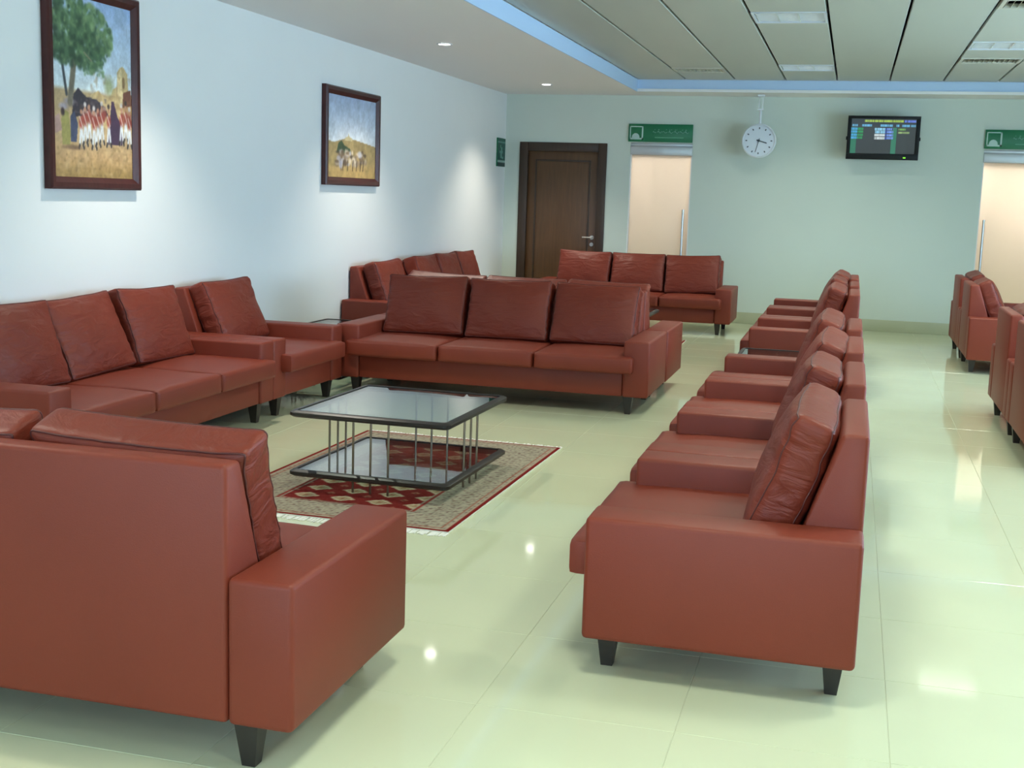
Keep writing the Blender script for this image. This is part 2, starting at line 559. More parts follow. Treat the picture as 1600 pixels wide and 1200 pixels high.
def make_vent(x, y, label):
    t = thing('air_vent', label, 'air vent', (x, y, HC), 0, 'air vents in the ceiling')
    w, d = 0.297, 0.216
    link('frame', boxes_mesh('frame', M['vent'], [(-w, w, -d, -d + 0.03, -0.008, 0.03), (-w, w, d - 0.03, d, -0.008, 0.03),
                                                  (-w, -w + 0.03, -d + 0.03, d - 0.03, -0.008, 0.03), (w - 0.03, w, -d + 0.03, d - 0.03, -0.008, 0.03)]), t)
    link('backing', box_mesh('backing', M['dark'], -w + 0.03, w - 0.03, -d + 0.03, d - 0.03, 0.05, 0.055), t)
    sl = box_mesh('slat', M['vent'], -0.002, 0.002, -d + 0.03, d - 0.03, -0.018, 0.018)
    for k in range(11):
        link('slat', sl, t, (-w + 0.05 + k * 0.049, 0, 0.012), (0, math.radians(35), 0))
    return t


vent_labels = ['beige slatted air vent in the far left corner of the ceiling recess',
               'slatted air vent at the top right corner of the picture',
               'slatted air vent just beyond the louvred light at the right']
for k, (x, y) in enumerate(VENT):
    make_vent(x, y, vent_labels[k])


def make_downlight(y, label):
    t = thing('downlight', label, 'downlight', (-3.77, y, HS), 0, 'downlights along the left soffit')
    bm = bmesh.new()
    n = 28
    prof = [(0.075, -0.001), (0.073, -0.007), (0.058, -0.008), (0.054, -0.002)]
    rings = [[bm.verts.new((r * math.cos(2 * PI * k / n), r * math.sin(2 * PI * k / n), z)) for k in range(n)] for r, z in prof]
    for a, b in zip(rings, rings[1:]):
        for k in range(n):
            bm.faces.new((a[k], a[(k + 1) % n], b[(k + 1) % n], b[k]))
    link('trim_ring', finish(bm, 'trim_ring', M['white']), t)
    link('lens', cyl_mesh('lens', M['lamp'], (0, 0, -0.0005), (0, 0, -0.004), 0.055, n=28), t)
    ld = bpy.data.lights.new('downlight_beam', 'SPOT')
    ld.energy = SPOT_W
    ld.color = (1.0, 0.93, 0.80)
    ld.spot_size = math.radians(112)
    ld.spot_blend = 0.75
    ld.shadow_soft_size = 0.05
    lo = bpy.data.objects.new('downlight_beam', ld)
    COL.objects.link(lo)
    lo.location = (-3.77, y, HS - 0.02)
    return t


make_downlight(15.18, 'round lit downlight nearest the far wall, left soffit')
make_downlight(11.2, 'round lit downlight in the soffit between small painting and cove')
make_downlight(7.2, 'round downlight in the soffit above the tall painting')
make_downlight(3.2, 'round downlight in the soffit nearest the viewer')

# doors ---------------------------------------------------------------
dr = link('door_1', box_mesh('door_1', M['door_wood'], D1[0] + 0.06, D1[1] - 0.06, YF + 0.03, YF + 0.075, 0.005, D1[2] - 0.06, bevel=0.003))
tag(dr, kind='structure')
fx0, fx1, fz = D1[0], D1[1], D1[2]
link('door_frame', boxes_mesh('door_frame', M['door_frame'], [
    (fx0 - 0.06, fx0 + 0.06, YF - 0.02, YF + 0.09, 0, fz + 0.06), (fx1 - 0.06, fx1 + 0.06, YF - 0.02, YF + 0.09, 0, fz + 0.06),
    (fx0 + 0.06, fx1 - 0.06, YF - 0.02, YF + 0.09, fz - 0.06, fz + 0.06)], bevel=0.006), dr)
link('door_moulding', boxes_mesh('door_moulding', M['door_frame'], [
    (fx0 + 0.16, fx0 + 0.185, YF + 0.018, YF + 0.032, 0.22, fz - 0.17), (fx1 - 0.185, fx1 - 0.16, YF + 0.018, YF + 0.032, 0.22, fz - 0.17),
    (fx0 + 0.185, fx1 - 0.185, YF + 0.018, YF + 0.032, fz - 0.195, fz - 0.17), (fx0 + 0.185, fx1 - 0.185, YF + 0.018, YF + 0.032, 0.22, 0.245)], bevel=0.004), dr)
bm = bmesh.new()
hx = fx1 - 0.11
bm_cyl(bm, (hx, YF + 0.03, 1.06), (hx, YF + 0.018, 1.06), 0.028)
bm_cyl(bm, (hx, YF + 0.02, 1.06), (hx, YF - 0.03, 1.06), 0.010)
bm_cyl(bm, (hx + 0.01, YF - 0.025, 1.06), (hx - 0.125, YF - 0.025, 1.06), 0.010)
tag(link('door_handle', finish(bm, 'door_handle', M['steel']), dr), 'steel lever handle')
bm = bmesh.new()
bm_cyl(bm, (hx, YF + 0.03, 0.965), (hx, YF + 0.014, 0.965), 0.026)
link('keyhole_plate', finish(bm, 'keyhole_plate', M['steel']), dr)

for k, (D, hxx) in enumerate(((D2, D2[1] - 0.085), (D3, D3[0] + 0.07))):
    g = link('door_%d' % (k + 2), box_mesh('door_glass', M['frost'], D[0] + 0.012, D[1] - 0.012, YF + 0.06, YF + 0.072, 0.008, 2.19, bevel=0.002))
    tag(g, kind='structure')
    link('header_track', boxes_mesh('header_track', M['alu'], [(D[0], D[1], YF - 0.012, YF + 0.12, 2.19, 2.305), (D[0], D[1], YF + 0.01, YF + 0.12, 2.305, 2.35)], bevel=0.006), g)
    link('jamb', box_mesh('jamb', M['wall'], D[0], D[0] + 0.012, YF + 0.0, YF + 0.19, 0, 2.19), g)
    link('jamb', box_mesh('jamb', M['wall'], D[1] - 0.012, D[1], YF + 0.0, YF + 0.19, 0, 2.19), g)
    bm = bmesh.new()
    bm_cyl(bm, (hxx, YF + 0.01, 0.62), (hxx, YF + 0.01, 1.48), 0.016)
    for zz in (0.72, 1.38):
        bm_cyl(bm, (hxx, YF + 0.01, zz), (hxx, YF + 0.06, zz), 0.009)
    tag(link('door_handle', finish(bm, 'door_handle', M['steel']), g), 'long steel pull bar')
# corridor behind the two glass doors, with its own warm lamps
tag(link('wall_corridor', boxes_mesh('wall_corridor', M['warmwall'], [
    (XL, XR, 18.4, 18.5, 0, 2.8), (XL, XR, YF + 0.2, 18.4, 2.7, 2.8), (XL - 0.1, XL, YF + 0.2, 18.4, 0, 2.8), (XR, XR + 0.1, YF + 0.2, 18.4, 0, 2.8)])), kind='structure')
tag(link('floor_corridor', box_mesh('floor_corridor', M['tile'], XL, XR, YF + 0.2, 18.4, -0.1, -0.002)), kind='structure')
for lx, ly, pw in ((-2.5, 17.5, 30), (2.3, 17.25, 58)):
    ld = bpy.data.lights.new('corridor_lamp', 'AREA')
    ld.size = 0.5
    ld.energy = pw
    ld.color = (1.0, 0.90, 0.80)
    lo = bpy.data.objects.new('corridor_lamp', ld)
    COL.objects.link(lo)
    lo.location = (lx, ly, 2.68)


# signs ---------------------------------------------------------------
def ribbon(bm, pts, w, y):
    for (a, b) in zip(pts, pts[1:]):
        a, b = Vector((a[0], 0, a[1])), Vector((b[0], 0, b[1]))
        d = (b - a)
        if d.length < 1e-6:
            continue
        n = Vector((-d.z, 0, d.x)).normalized() * w / 2
        e = d.normalized() * w * 0.3
        q = [a - e + n, a - e - n, b + e - n, b + e + n]
        bm.faces.new([bm.verts.new((p.x, y, p.z)) for p in q])


def make_door_sign(x0, label):
    w, h = 0.86, 0.235
    t = thing('door_sign', label, 'sign', (x0, YF - 0.03, 2.36), 0, 'green signs over the glass doors')
    link('plate', box_mesh('plate', M['green'], 0, w, 0, 0.028, 0, h, bevel=0.003), t)
    bm = bmesh.new()
    a0, a1, b0, b1 = 0.02, 0.20, 0.03, 0.205
    for q in ((a0, a1, b1 - 0.012, b1), (a0, a0 + 0.012, b0, b1), (a1 - 0.02, a1, b0, b1), (a0, a1, b0, b0 + 0.02)):
        bm_box(bm, q[0], q[1], -0.002, 0.0, q[2], q[3])
    link('icon_border', finish(bm, 'icon_border', M['signpale'], False), t)
    bm = bmesh.new()
    c = 0.5 * (a0 + a1) - 0.01
    top = [(c + 0.052 * math.cos(s), b0 + 0.02 + 0.062 * math.sin(s) ** 0.85 if math.sin(s) > 0 else b0 + 0.02) for s in [PI * k / 14 for k in range(15)]]
    f = [bm.verts.new((p[0], -0.002, p[1])) for p in top]
    bm.faces.new(f)
    link('dome_icon', finish(bm, 'dome_icon', M['signpale'], False), t)
    bm = bmesh.new()
    rnd = random.Random(3)
    x = 0.33
    base = 0.128
    while x < 0.76:
        L = rnd.uniform(0.03, 0.07)
        n = 7
        pts = [(x + L * i / n, base + 0.012 * math.sin(2.1 * PI * i / n + rnd.uniform(-0.4, 0.4)) + rnd.uniform(-0.002, 0.006)) for i in range(n + 1)]
        ribbon(bm, pts, 0.006, -0.0015)
        if rnd.random() < 0.6:
            ribbon(bm, [(x + L * 0.3, base), (x + L * 0.3, base + 0.04)], 0.005, -0.0015)
        dx = x + L * rnd.uniform(0.3, 0.8)
        ribbon(bm, [(dx, base + 0.033), (dx + 0.006, base + 0.037)], 0.006, -0.0015)
        x += L + rnd.uniform(0.006, 0.022)
    tag(link('script_line', finish(bm, 'script_line', M['signscript'], False), t), kind='stuff')
    bm = bmesh.new()
    x = 0.36
    while x < 0.72:
        L = rnd.uniform(0.008, 0.03)
        ribbon(bm, [(x, 0.060), (x + L, 0.060)], 0.012, -0.0015)
        x += L + 0.008
    tag(link('small_print', finish(bm, 'small_print', M['signfaint'], False), t), kind='stuff')
    return t


make_door_sign(-2.985, 'green sign with dome icon over the left glass door beside the wooden door')
make_door_sign(1.515, 'green sign with dome icon at the right edge over the right glass door')

t = thing('wall_sign', 'narrow green and white sign on the left wall beside the wooden door', 'sign', (XL, 16.44, 2.17))
img = np.zeros((40, 30, 3))
img[:] = (0.10, 0.33, 0.27)
img[:6] = (0.12, 0.22, 0.20)
img[6:9] = (0.55, 0.66, 0.62)
img[33:35] = (0.42, 0.58, 0.53)
rr = np.random.RandomState(4)
img[9:33] += rr.uniform(-0.05, 0.05, (24, 30, 1))
for (j0, j1, i0, i1) in ((12, 19, 11, 17), (22, 27, 13, 18), (19, 22, 8, 20), (26, 30, 10, 13), (11, 14, 17, 22)):
    img[j0:j1, i0:i1] = (0.42, 0.62, 0.55)
link('plate', box_mesh('plate', M['green'], 0.001, 0.018, -0.19, 0.19, -0.19, 0.19, bevel=0.002), t)
link('printed_face', raster_mesh('printed_face', M['canvas'], np.clip(img, 0, 1), 0.376, 0.376, lambda s, q: (0.0195, s, q)), t)

# clock ---------------------------------------------------------------
t = thing('wall_clock', 'round white clock hanging from the soffit by a thin pole', 'clock', (-1.235, 16.37, 2.388))
bm = bmesh.new()
n = 40
prof = [(0.0, 0.04), (0.19, 0.04), (0.215, 0.025), (0.218, 0.0), (0.215, -0.028), (0.203, -0.036), (0.193, -0.030)]
rings = []
for r, y in prof:
    if r == 0:
        rings.append([bm.verts.new((0, y, 0))])
    else:
        rings.append([bm.verts.new((r * math.cos(2 * PI * k / n), y, r * math.sin(2 * PI * k / n))) for k in range(n)])
for a, b in zip(rings, rings[1:]):
    for k in range(n):
        if len(a) == 1:
            bm.faces.new((a[0], b[k], b[(k + 1) % n]))
        else:
            bm.faces.new((a[k], a[(k + 1) % n], b[(k + 1) % n], b[k]))
link('case', finish(bm, 'case', M['white']), t)
link('dial', cyl_mesh('dial', M['offwhite'], (0, -0.018, 0), (0, -0.024, 0), 0.196, n=40), t)
for k in range(12):
    a = 2 * PI * k / 12
    me = box_mesh('hour_mark', M['mark'], -0.007, 0.007, -0.0265, -0.0238, -0.011, 0.011)
    link('hour_mark', me, t, (0.158 * math.sin(a), 0, 0.158 * math.cos(a)), (0, a, 0))
for nm, L, wd, ang, yy in (('hour_hand', 0.105, 0.014, math.radians(106), -0.030), ('minute_hand', 0.15, 0.007, math.radians(195), -0.033)):
    link(nm, box_mesh(nm, M['mark'], -wd / 2, wd / 2, -0.002, 0.001, -0.03, L), t, (0, yy, 0), (0, ang, 0))
link('centre_cap', cyl_mesh('centre_cap', M['mark'], (0, -0.024, 0), (0, -0.037, 0), 0.016), t)
link('pole', cyl_mesh('pole', M['white'], (0, 0.0, 0.21), (0, 0.0, 0.40), 0.016), t)
link('ceiling_bracket', boxes_mesh('ceiling_bracket', M['steel'], [(-0.045, 0.045, -0.03, 0.03, 0.556, 0.579), (-0.028, -0.018, -0.02, 0.02, 0.40, 0.556), (0.018, 0.028, -0.02, 0.02, 0.40, 0.556), (-0.035, 0.035, -0.022, 0.022, 0.385, 0.402)]), t)

# screen --------------------------------------------------------------
t = thing('flight_screen', 'black wall mounted screen listing flights in green and blue rows', 'screen', (0.288, 16.36, 2.453))
t.rotation_euler = (math.radians(4), 0, 0)
w, h = 0.435, 0.268
link('bezel', boxes_mesh('bezel', M['black'], [(-w, w, 0, 0.07, -h, h), (-w, w, -0.012, 0, h - 0.035, h), (-w, w, -0.012, 0, -h, -h + 0.075),
                                               (-w, -w + 0.045, -0.012, 0, -h + 0.075, h - 0.035), (w - 0.05, w, -0.012, 0, -h + 0.075, h - 0.035)], bevel=0.004), t)
ny, nx = 110, 180
img = np.zeros((ny, nx, 3))
img[:] = (0.15, 0.155, 0.13)
img[88:] = (0.10, 0.11, 0.12)
rr = np.random.RandomState(11)


def bar(x0, x1, y0, y1, c, gap=True):
    """one line of tiny blurred letters"""
    j0, j1 = int(ny * (1 - y1)), int(ny * (1 - y0))
    for i in range(int(x0 * nx), int(x1 * nx)):
        k = 0.70 + 0.30 * rr.rand() if gap else 1.0
        if gap and rr.rand() < 0.10:
            k = 0.35
        img[j0:j1, i] = np.array(c) * k


bar(0.20, 0.80, 0.03, 0.10, (0.72, 0.85, 0.28))
bar(0.82, 0.99, 0.03, 0.10, (0.42, 0.52, 0.95))
for a, b in ((0.02, 0.10), (0.17, 0.32), (0.45, 0.64), (0.70, 0.74), (0.78, 0.90), (0.92, 0.99)):
    bar(a, b, 0.16, 0.22, (0.45, 0.78, 0.95))
bar(0.0, 0.09, 0.25, 1.0, (0.10, 0.44, 0.30), False)
bar(0.63, 0.71, 0.25, 1.0, (0.13, 0.46, 0.32), False)
for q in range(4):
    y = 0.26 + 0.085 * q
    bar(0.005, 0.10, y, y + 0.062, (0.30, 0.72, 0.95))
    bar(0.10, 0.19, y, y + 0.062, (0.12, 0.62, 0.30))
    bar(0.37, 0.53, y, y + 0.068, (0.62, 0.88, 1.0) if q < 2 else (0.95, 1.0, 1.0))
    bar(0.53, 0.56, y, y + 0.068, (0.10, 0.20, 0.55), False)
    bar(0.56, 0.66, y, y + 0.062, (0.50, 0.66, 1.0))
bar(0.73, 0.84, 0.27, 0.32, (0.50, 0.72, 0.30))
bar(0.73, 0.90, 0.36, 0.41, (0.62, 0.74, 0.42))
link('display', raster_mesh('display', M['screen'], np.clip(img, 0, 1), 2 * w - 0.095, 2 * h - 0.11, lambda s, q: (s - 0.0025, -0.001, q + 0.02)), t)
link('power_light', box_mesh('power_light', M['led'], 0.255, 0.285, -0.015, -0.011, -0.245, -0.232), t)
link('hinge_knob', cyl_mesh('hinge_knob', M['black'], (-w, 0.03, -0.01), (-w - 0.012, 0.03, -0.01), 0.022), t)
link('hinge_knob', cyl_mesh('hinge_knob', M['black'], (w, 0.03, -0.01), (w + 0.012, 0.03, -0.01), 0.022), t)
link('wall_mount', boxes_mesh('wall_mount', M['black'], [(-0.05, 0.05, 0.07, 0.36, -0.06, 0.06), (-0.2, 0.2, 0.07, 0.09, -0.1, 0.1)]), t)


# ------------------------------------------------------------------ seating
D = 0.89           # depth
AW = 0.195         # arm width
LEG = 0.135
ARM_H = 0.555


def cushion_mesh(name, w, d, h, r, puff_xy, puff_z, seed, wrinkle=0.0, nx=16, ny=6, nz=16, pipe=False, crumple=0.0):
    """box cushion centred in x and y, standing on z = 0; puff_xy bulges the two y faces, puff_z the top"""
    hx_, hy_, hz_ = w / 2, d / 2, h / 2
    off = Vector((seed * 7.3, seed * 3.1, seed * 5.7))

    def shape(P):
        inn = Vector((max(-hx_ + r, min(hx_ - r, P.x)), max(-hy_ + r, min(hy_ - r, P.y)), max(-hz_ + r, min(hz_ - r, P.z))))
        dv = P - inn
        if dv.length > 1e-9:
            P = inn + dv.normalized() * r
        a, b, c = P.x / hx_, P.y / hy_, P.z / hz_
        fx, fy, fz = 1 - min(1, abs(a)) ** 2.6, 1 - min(1, abs(b)) ** 2.6, 1 - min(1, abs(c)) ** 2.6
        Q = P.copy()
        Q.y += math.copysign(1, P.y) * puff_xy * fx * fz * abs(b)
        Q.z += puff_z * fx * fy * (1 if c > 0 else 0.25) * c
        # soft slump: sides bow a little, corners stay
        Q.x -= math.copysign(1, P.x) * 0.012 * fz * abs(a) * (1 if puff_xy else 0.3)
        if puff_xy:
            Q.z -= 0.010 * fx * max(0, c)
        nz_ = noise.noise(Q * 4.5 + off)
        Q += Vector((0, 1, 0)) * nz_ * 0.010 * (1 if puff_xy else 0) + Vector((0, 0, 1)) * nz_ * 0.006 * max(0, c)
        if wrinkle:
            e = (1 - fx * 0.9) * 0.8 + 0.25
            k = math.sin(55 * (Q.z + 0.55 * abs(Q.x)) + 6 * noise.noise(Q * 7 + off)) * max(0, noise.noise(Q * 3.1 + off * 2) + 0.35)
            Q.y += math.copysign(1, P.y) * wrinkle * k * e * abs(b)
            k2 = math.sin(70 * (Q.z + 0.4 * Q.y) + 7 * noise.noise(Q * 6 - off)) * max(0, noise.noise(Q * 4.0 - off) + 0.4)
            Q.x += math.copysign(1, P.x) * crumple * k2 * abs(a) ** 4
        Q.z += hz_
        return Q

    def spaced(n):
        out = []
        for i in range(n + 1):
            s = -1 + 2 * i / n
            out.append(math.sin(s * PI / 2) * 0.5 + s * 0.5)
        return out
    ux, uy, uz = spaced(nx), spaced(ny), spaced(nz)
    bm = bmesh.new()
    cache = {}

    def V(i, j, k):
        if (i, j, k) not in cache:
            cache[(i, j, k)] = bm.verts.new(shape(Vector((ux[i] * hx_, uy[j] * hy_, uz[k] * hz_))))
        return cache[(i, j, k)]
    for i in range(nx):
        for k in range(nz):
            for j in (0, ny):
                bm.faces.new((V(i, j, k), V(i + 1, j, k), V(i + 1, j, k + 1), V(i, j, k + 1)))
        for j in range(ny):
            for k in (0, nz):
                bm.faces.new((V(i, j, k), V(i + 1, j, k), V(i + 1, j + 1, k), V(i, j + 1, k)))
    for j in range(ny):
        for k in range(nz):
            for i in (0, nx):
                bm.faces.new((V(i, j, k), V(i, j + 1, k), V(i, j + 1, k + 1), V(i, j, k + 1)))
    me = finish(bm, name, M['cushion'] if pipe else M['leather'], True, 60)
    pm = None
    if pipe:
        bm = bmesh.new()
        for j in (0, ny):
            loop = [(i, j, 0) for i in range(nx)] + [(nx, j, k) for k in range(nz)] + [(i, j, nz) for i in range(nx, 0, -1)] + [(0, j, k) for k in range(nz, 0, -1)]
            tube_loop(bm, [shape(Vector((ux[a] * hx_, uy[b] * hy_, uz[c] * hz_))) for a, b, c in loop], 0.0035)
        pm = finish(bm, 'piping', M['piping'], True, 80)
    return me, pm


def seat_parts(n, W):
    """meshes of one seat; front is -y, origin on the floor at the centre"""
    parts = []
    hw = W / 2
    inner = hw - AW
    for s in (-1, 1):
        a, b = sorted((s * (hw - AW), s * hw))
        parts.append(('arm', box_mesh('arm', M['leather'], a, b, -D / 2, D / 2, LEG, ARM_H, bevel=0.017, seg=3), None, None))
    parts.append(('base', box_mesh('base', M['leather'], -inner + 0.001, inner - 0.001, -D / 2 + 0.012, D / 2 - 0.06, LEG + 0.002, 0.318, bevel=0.012, seg=2), None, None))
    pts = [(D / 2 - 0.002, LEG + 0.001), (D / 2 - 0.002, 0.865), (D / 2 - 0.088, 0.865), (D / 2 - 0.205, 0.50), (D / 2 - 0.235, 0.34), (D / 2 - 0.235, LEG + 0.001)]
    parts.append(('backrest', prism_mesh('backrest', M['leather'], pts, -inner + 0.002, inner - 0.002, bevel=0.016, seg=3), None, None))
    # seat cushions reach out in front of the arms, with a T shaped end under each arm's front
    cw = (2 * inner + 0.17) / n
    for k in range(n):
        x = -inner - 0.085 + cw * (k + 0.5)
        me, _ = cushion_mesh('seat_cushion', cw - 0.006, D - 0.13, 0.125, 0.020, 0.0, 0.016, 3 + k + 5 * n, nx=18, ny=14, nz=4)
        parts.append(('seat_cushion', me, Matrix.Translation((x, -0.08 - D / 2 + (D - 0.13) / 2, 0.316)), None))
    bw = 2 * inner / n
    tilt = math.radians(-21)
    for k in range(n):
        x = -inner + bw * (k + 0.5)
        me, pm = cushion_mesh('back_cushion', bw - (0.085 if n == 1 else 0.012), 0.150, 0.502, 0.042 if n == 1 else 0.026, 0.044, 0.0, 11 + k * 2 + n, wrinkle=0.006, nx=26, ny=10, nz=26, pipe=True, crumple=0.008)
        mt = Matrix.Translation((x, D / 2 - 0.335, 0.437)) @ Matrix.Rotation(tilt, 4, 'X')
        parts.append(('back_cushion', me, mt, pm))
    bm = bmesh.new()
    r1, r0, z1 = 0.037, 0.020, LEG + 0.004
    A = [bm.verts.new((sx * r0, sy * r0, 0)) for sx, sy in ((-1, -1), (1, -1), (1, 1), (-1, 1))]
    B = [bm.verts.new((sx * r1, sy * r1, z1)) for sx, sy in ((-1, -1), (1, -1), (1, 1), (-1, 1))]
    bm.faces.new(A[::-1])
    bm.faces.new(B)
    for i in range(4):
        bm.faces.new((A[i], A[(i + 1) % 4], B[(i + 1) % 4], B[i]))
    lm = finish(bm, 'leg', M['leg'], False)
    for sx in (-1, 1):
        for sy in (-1, 1):
            parts.append(('leg', lm, Matrix.Translation((sx * (hw - 0.155), sy * (D / 2 - 0.068), 0)), None))
    return parts


W1, W3 = 1.2, 2.5
ARMCHAIR = seat_parts(1, W1)
SOFA = seat_parts(3, W3)


def place(parts, name, x, y, rot, label, cat, group, seed=0):
    t = thing(name, label, cat, (x, y, 0), rot, group)
    rnd = random.Random(seed)
    for nm, me, mt, sub in parts:
        o = link(nm, me, t)
        if mt is not None:
            if nm == 'back_cushion':
                mt = mt @ Matrix.Rotation(math.radians(rnd.uniform(-2.0, 2.0)), 4, 'Y') @ Matrix.Rotation(math.radians(rnd.uniform(-2.5, 2.5)), 4, 'X')
            o.matrix_local = mt
        if sub is not None:
            link('piping', sub, o)
    return t


SG, AG = 'three seat leather sofas', 'single leather armchairs'
XS = -1.365 - W3 / 2
place(SOFA, 'leather_sofa', XS, 2.90 + D / 2, PI, 'three seat chestnut leather sofa in the left foreground, seen from behind', 'sofa', SG, 1)
place(SOFA, 'leather_sofa', -3.80 - D / 2, 6.50, PI / 2, 'three seat chestnut leather sofa against the wall under the tall painting', 'sofa', SG, 2)
place(SOFA, 'leather_sofa', -1.38 - W3 / 2, 9.0 + D / 2, 0, 'three seat chestnut leather sofa facing the viewer just behind the coffee table', 'sofa', SG, 3)
place(SOFA, 'leather_sofa', -1.372 - W3 / 2, 9.9 + D / 2, PI, 'three seat leather sofa standing back to back with the central sofa', 'sofa', SG, 4)
place(SOFA, 'leather_sofa', -3.80 - D / 2, 13.45, PI / 2, 'three seat leather sofa against the left wall nearest the wooden door', 'sofa', SG, 5)
place(SOFA, 'leather_sofa', -1.345 - W3 / 2, 15.0 + D / 2, 0, 'three seat leather sofa at the back in front of the left glass door', 'sofa', SG, 6)
place(ARMCHAIR, 'leather_armchair', -3.80 - D / 2, 8.35, PI / 2, 'leather armchair by the left wall between wall sofa and central sofa', 'armchair', AG, 7)
place(ARMCHAIR, 'leather_armchair', -3.80 - D / 2, 11.6, PI / 2, 'leather armchair against the left wall behind the central sofa, under small painting', 'armchair', AG, 8)
RX = 0.106 - D / 2
names = ['nearest leather armchair in the right hand row, its side panel facing the viewer',
         'second leather armchair from the viewer in the right hand row',
         'third leather armchair from the viewer in the right hand row',
         'fourth leather armchair in the right hand row, just before the glass end table',
         'fifth leather armchair in the right hand row, just beyond the glass end table',
         'sixth leather armchair in the right hand row, last but one before the far wall',
         'farthest leather armchair of the right hand row, nearest the far wall']
ystart = [3.9, 5.1, 6.3, 7.5, 10.55, 11.75, 12.95]
for k, y in enumerate(ystart):
    place(ARMCHAIR, 'leather_armchair', RX, y + W1 / 2, -PI / 2, names[k], 'armchair', AG, 20 + k)
LX = 1.17 + D / 2
for k, (y, lb) in enumerate(((8.08, 'leather armchair cut off by the right edge, nearest of those seen from behind'),
                             (9.28, 'second leather armchair at the right edge, back turned to the aisle'),
                             (12.85, 'leather armchair at right with back to aisle, nearer of the far pair'),
                             (14.05, 'leather armchair at right with back to aisle, nearest the right glass door'))):
    place(ARMCHAIR, 'leather_armchair', LX - (0.03 if y < 11 else 0), y + W1 / 2, PI / 2, lb, 'armchair', AG, 40 + k)


# ------------------------------------------------------------------ glass tables
def make_table(x, y, z0, w, d, label, rotz=0.0, cat='table', name='glass_table'):
    t = thing(name, label, cat, (x, y, z0), rotz, 'two tier glass tables with rods')

    def rim(nm, zc, hh):
        bm = bmesh.new()
        rw = 0.034
        prof = [(0, -hh), (rw * 0.55, -hh), (rw, -hh * 0.45), (rw, hh * 0.45), (rw * 0.55, hh), (0, hh)]
        loops = []
        for px, pz in prof:
            a, b, c = w / 2 - rw + px, d / 2 - rw + px, 0.02 + px * 0.4
            pts = []
            for cx, cy, a0 in ((a - c, b - c, 0), (-a + c, b - c, PI / 2), (-a + c, -b + c, PI), (a - c, -b + c, 1.5 * PI)):
                for q in range(4):
                    an = a0 + q * PI / 6
                    pts.append(bm.verts.new((cx + c * math.cos(an), cy + c * math.sin(an), zc + pz)))
            loops.append(pts)
        m = len(loops[0])
        for p, q in zip(loops, loops[1:] + loops[:1]):
            for k in range(m):
                bm.faces.new((p[k], p[(k + 1) % m], q[(k + 1) % m], q[k]))
        return link(nm, finish(bm, nm, M['rim'], True, 40), t)
    zt, zs = 0.405, 0.085
    rim('top_rim', zt, 0.018)
    link('top_glass', box_mesh('top_glass', M['glass'], -w / 2 + 0.031, w / 2 - 0.031, -d / 2 + 0.031, d / 2 - 0.031, zt + 0.006, zt + 0.014), t)
    rim('shelf_rim', zs, 0.018)
    link('shelf_glass', box_mesh('shelf_glass', M['glass'], -w / 2 + 0.031, w / 2 - 0.031, -d / 2 + 0.031, d / 2 - 0.031, zs + 0.006, zs + 0.014), t)
    rod = cyl_mesh('rod', M['rod'], (0, 0, 0), (0, 0, zt - 0.002), 0.0065, n=8)
    for q in (-0.1, 0, 0.1):
        for p in ((q, -d / 2 + 0.055), (q, d / 2 - 0.055), (-w / 2 + 0.055, q * 1.1), (w / 2 - 0.055, q * 1.1)):
            link('rod', rod, t, (p[0], p[1], 0))
    return t


RUGZ = 0.011
make_table(-2.352, 6.42, RUGZ, 0.91, 1.03, 'square glass coffee table on the patterned rug in the foreground', math.radians(-1.5), name='coffee_table')
make_table(-2.40, 12.75, RUGZ, 0.91, 1.03, 'glass coffee table mostly hidden behind the central sofa, before the back sofa', 0, name='coffee_table')
make_table(-4.275, 9.85, 0.0, 0.70, 1.3, 'glass corner table beside the left end of the central sofa', 0, name='end_table')
make_table(-0.42, 9.62, 0.0, 0.78, 1.25, 'glass end table standing between armchairs of the right hand row', 0, name='end_table')


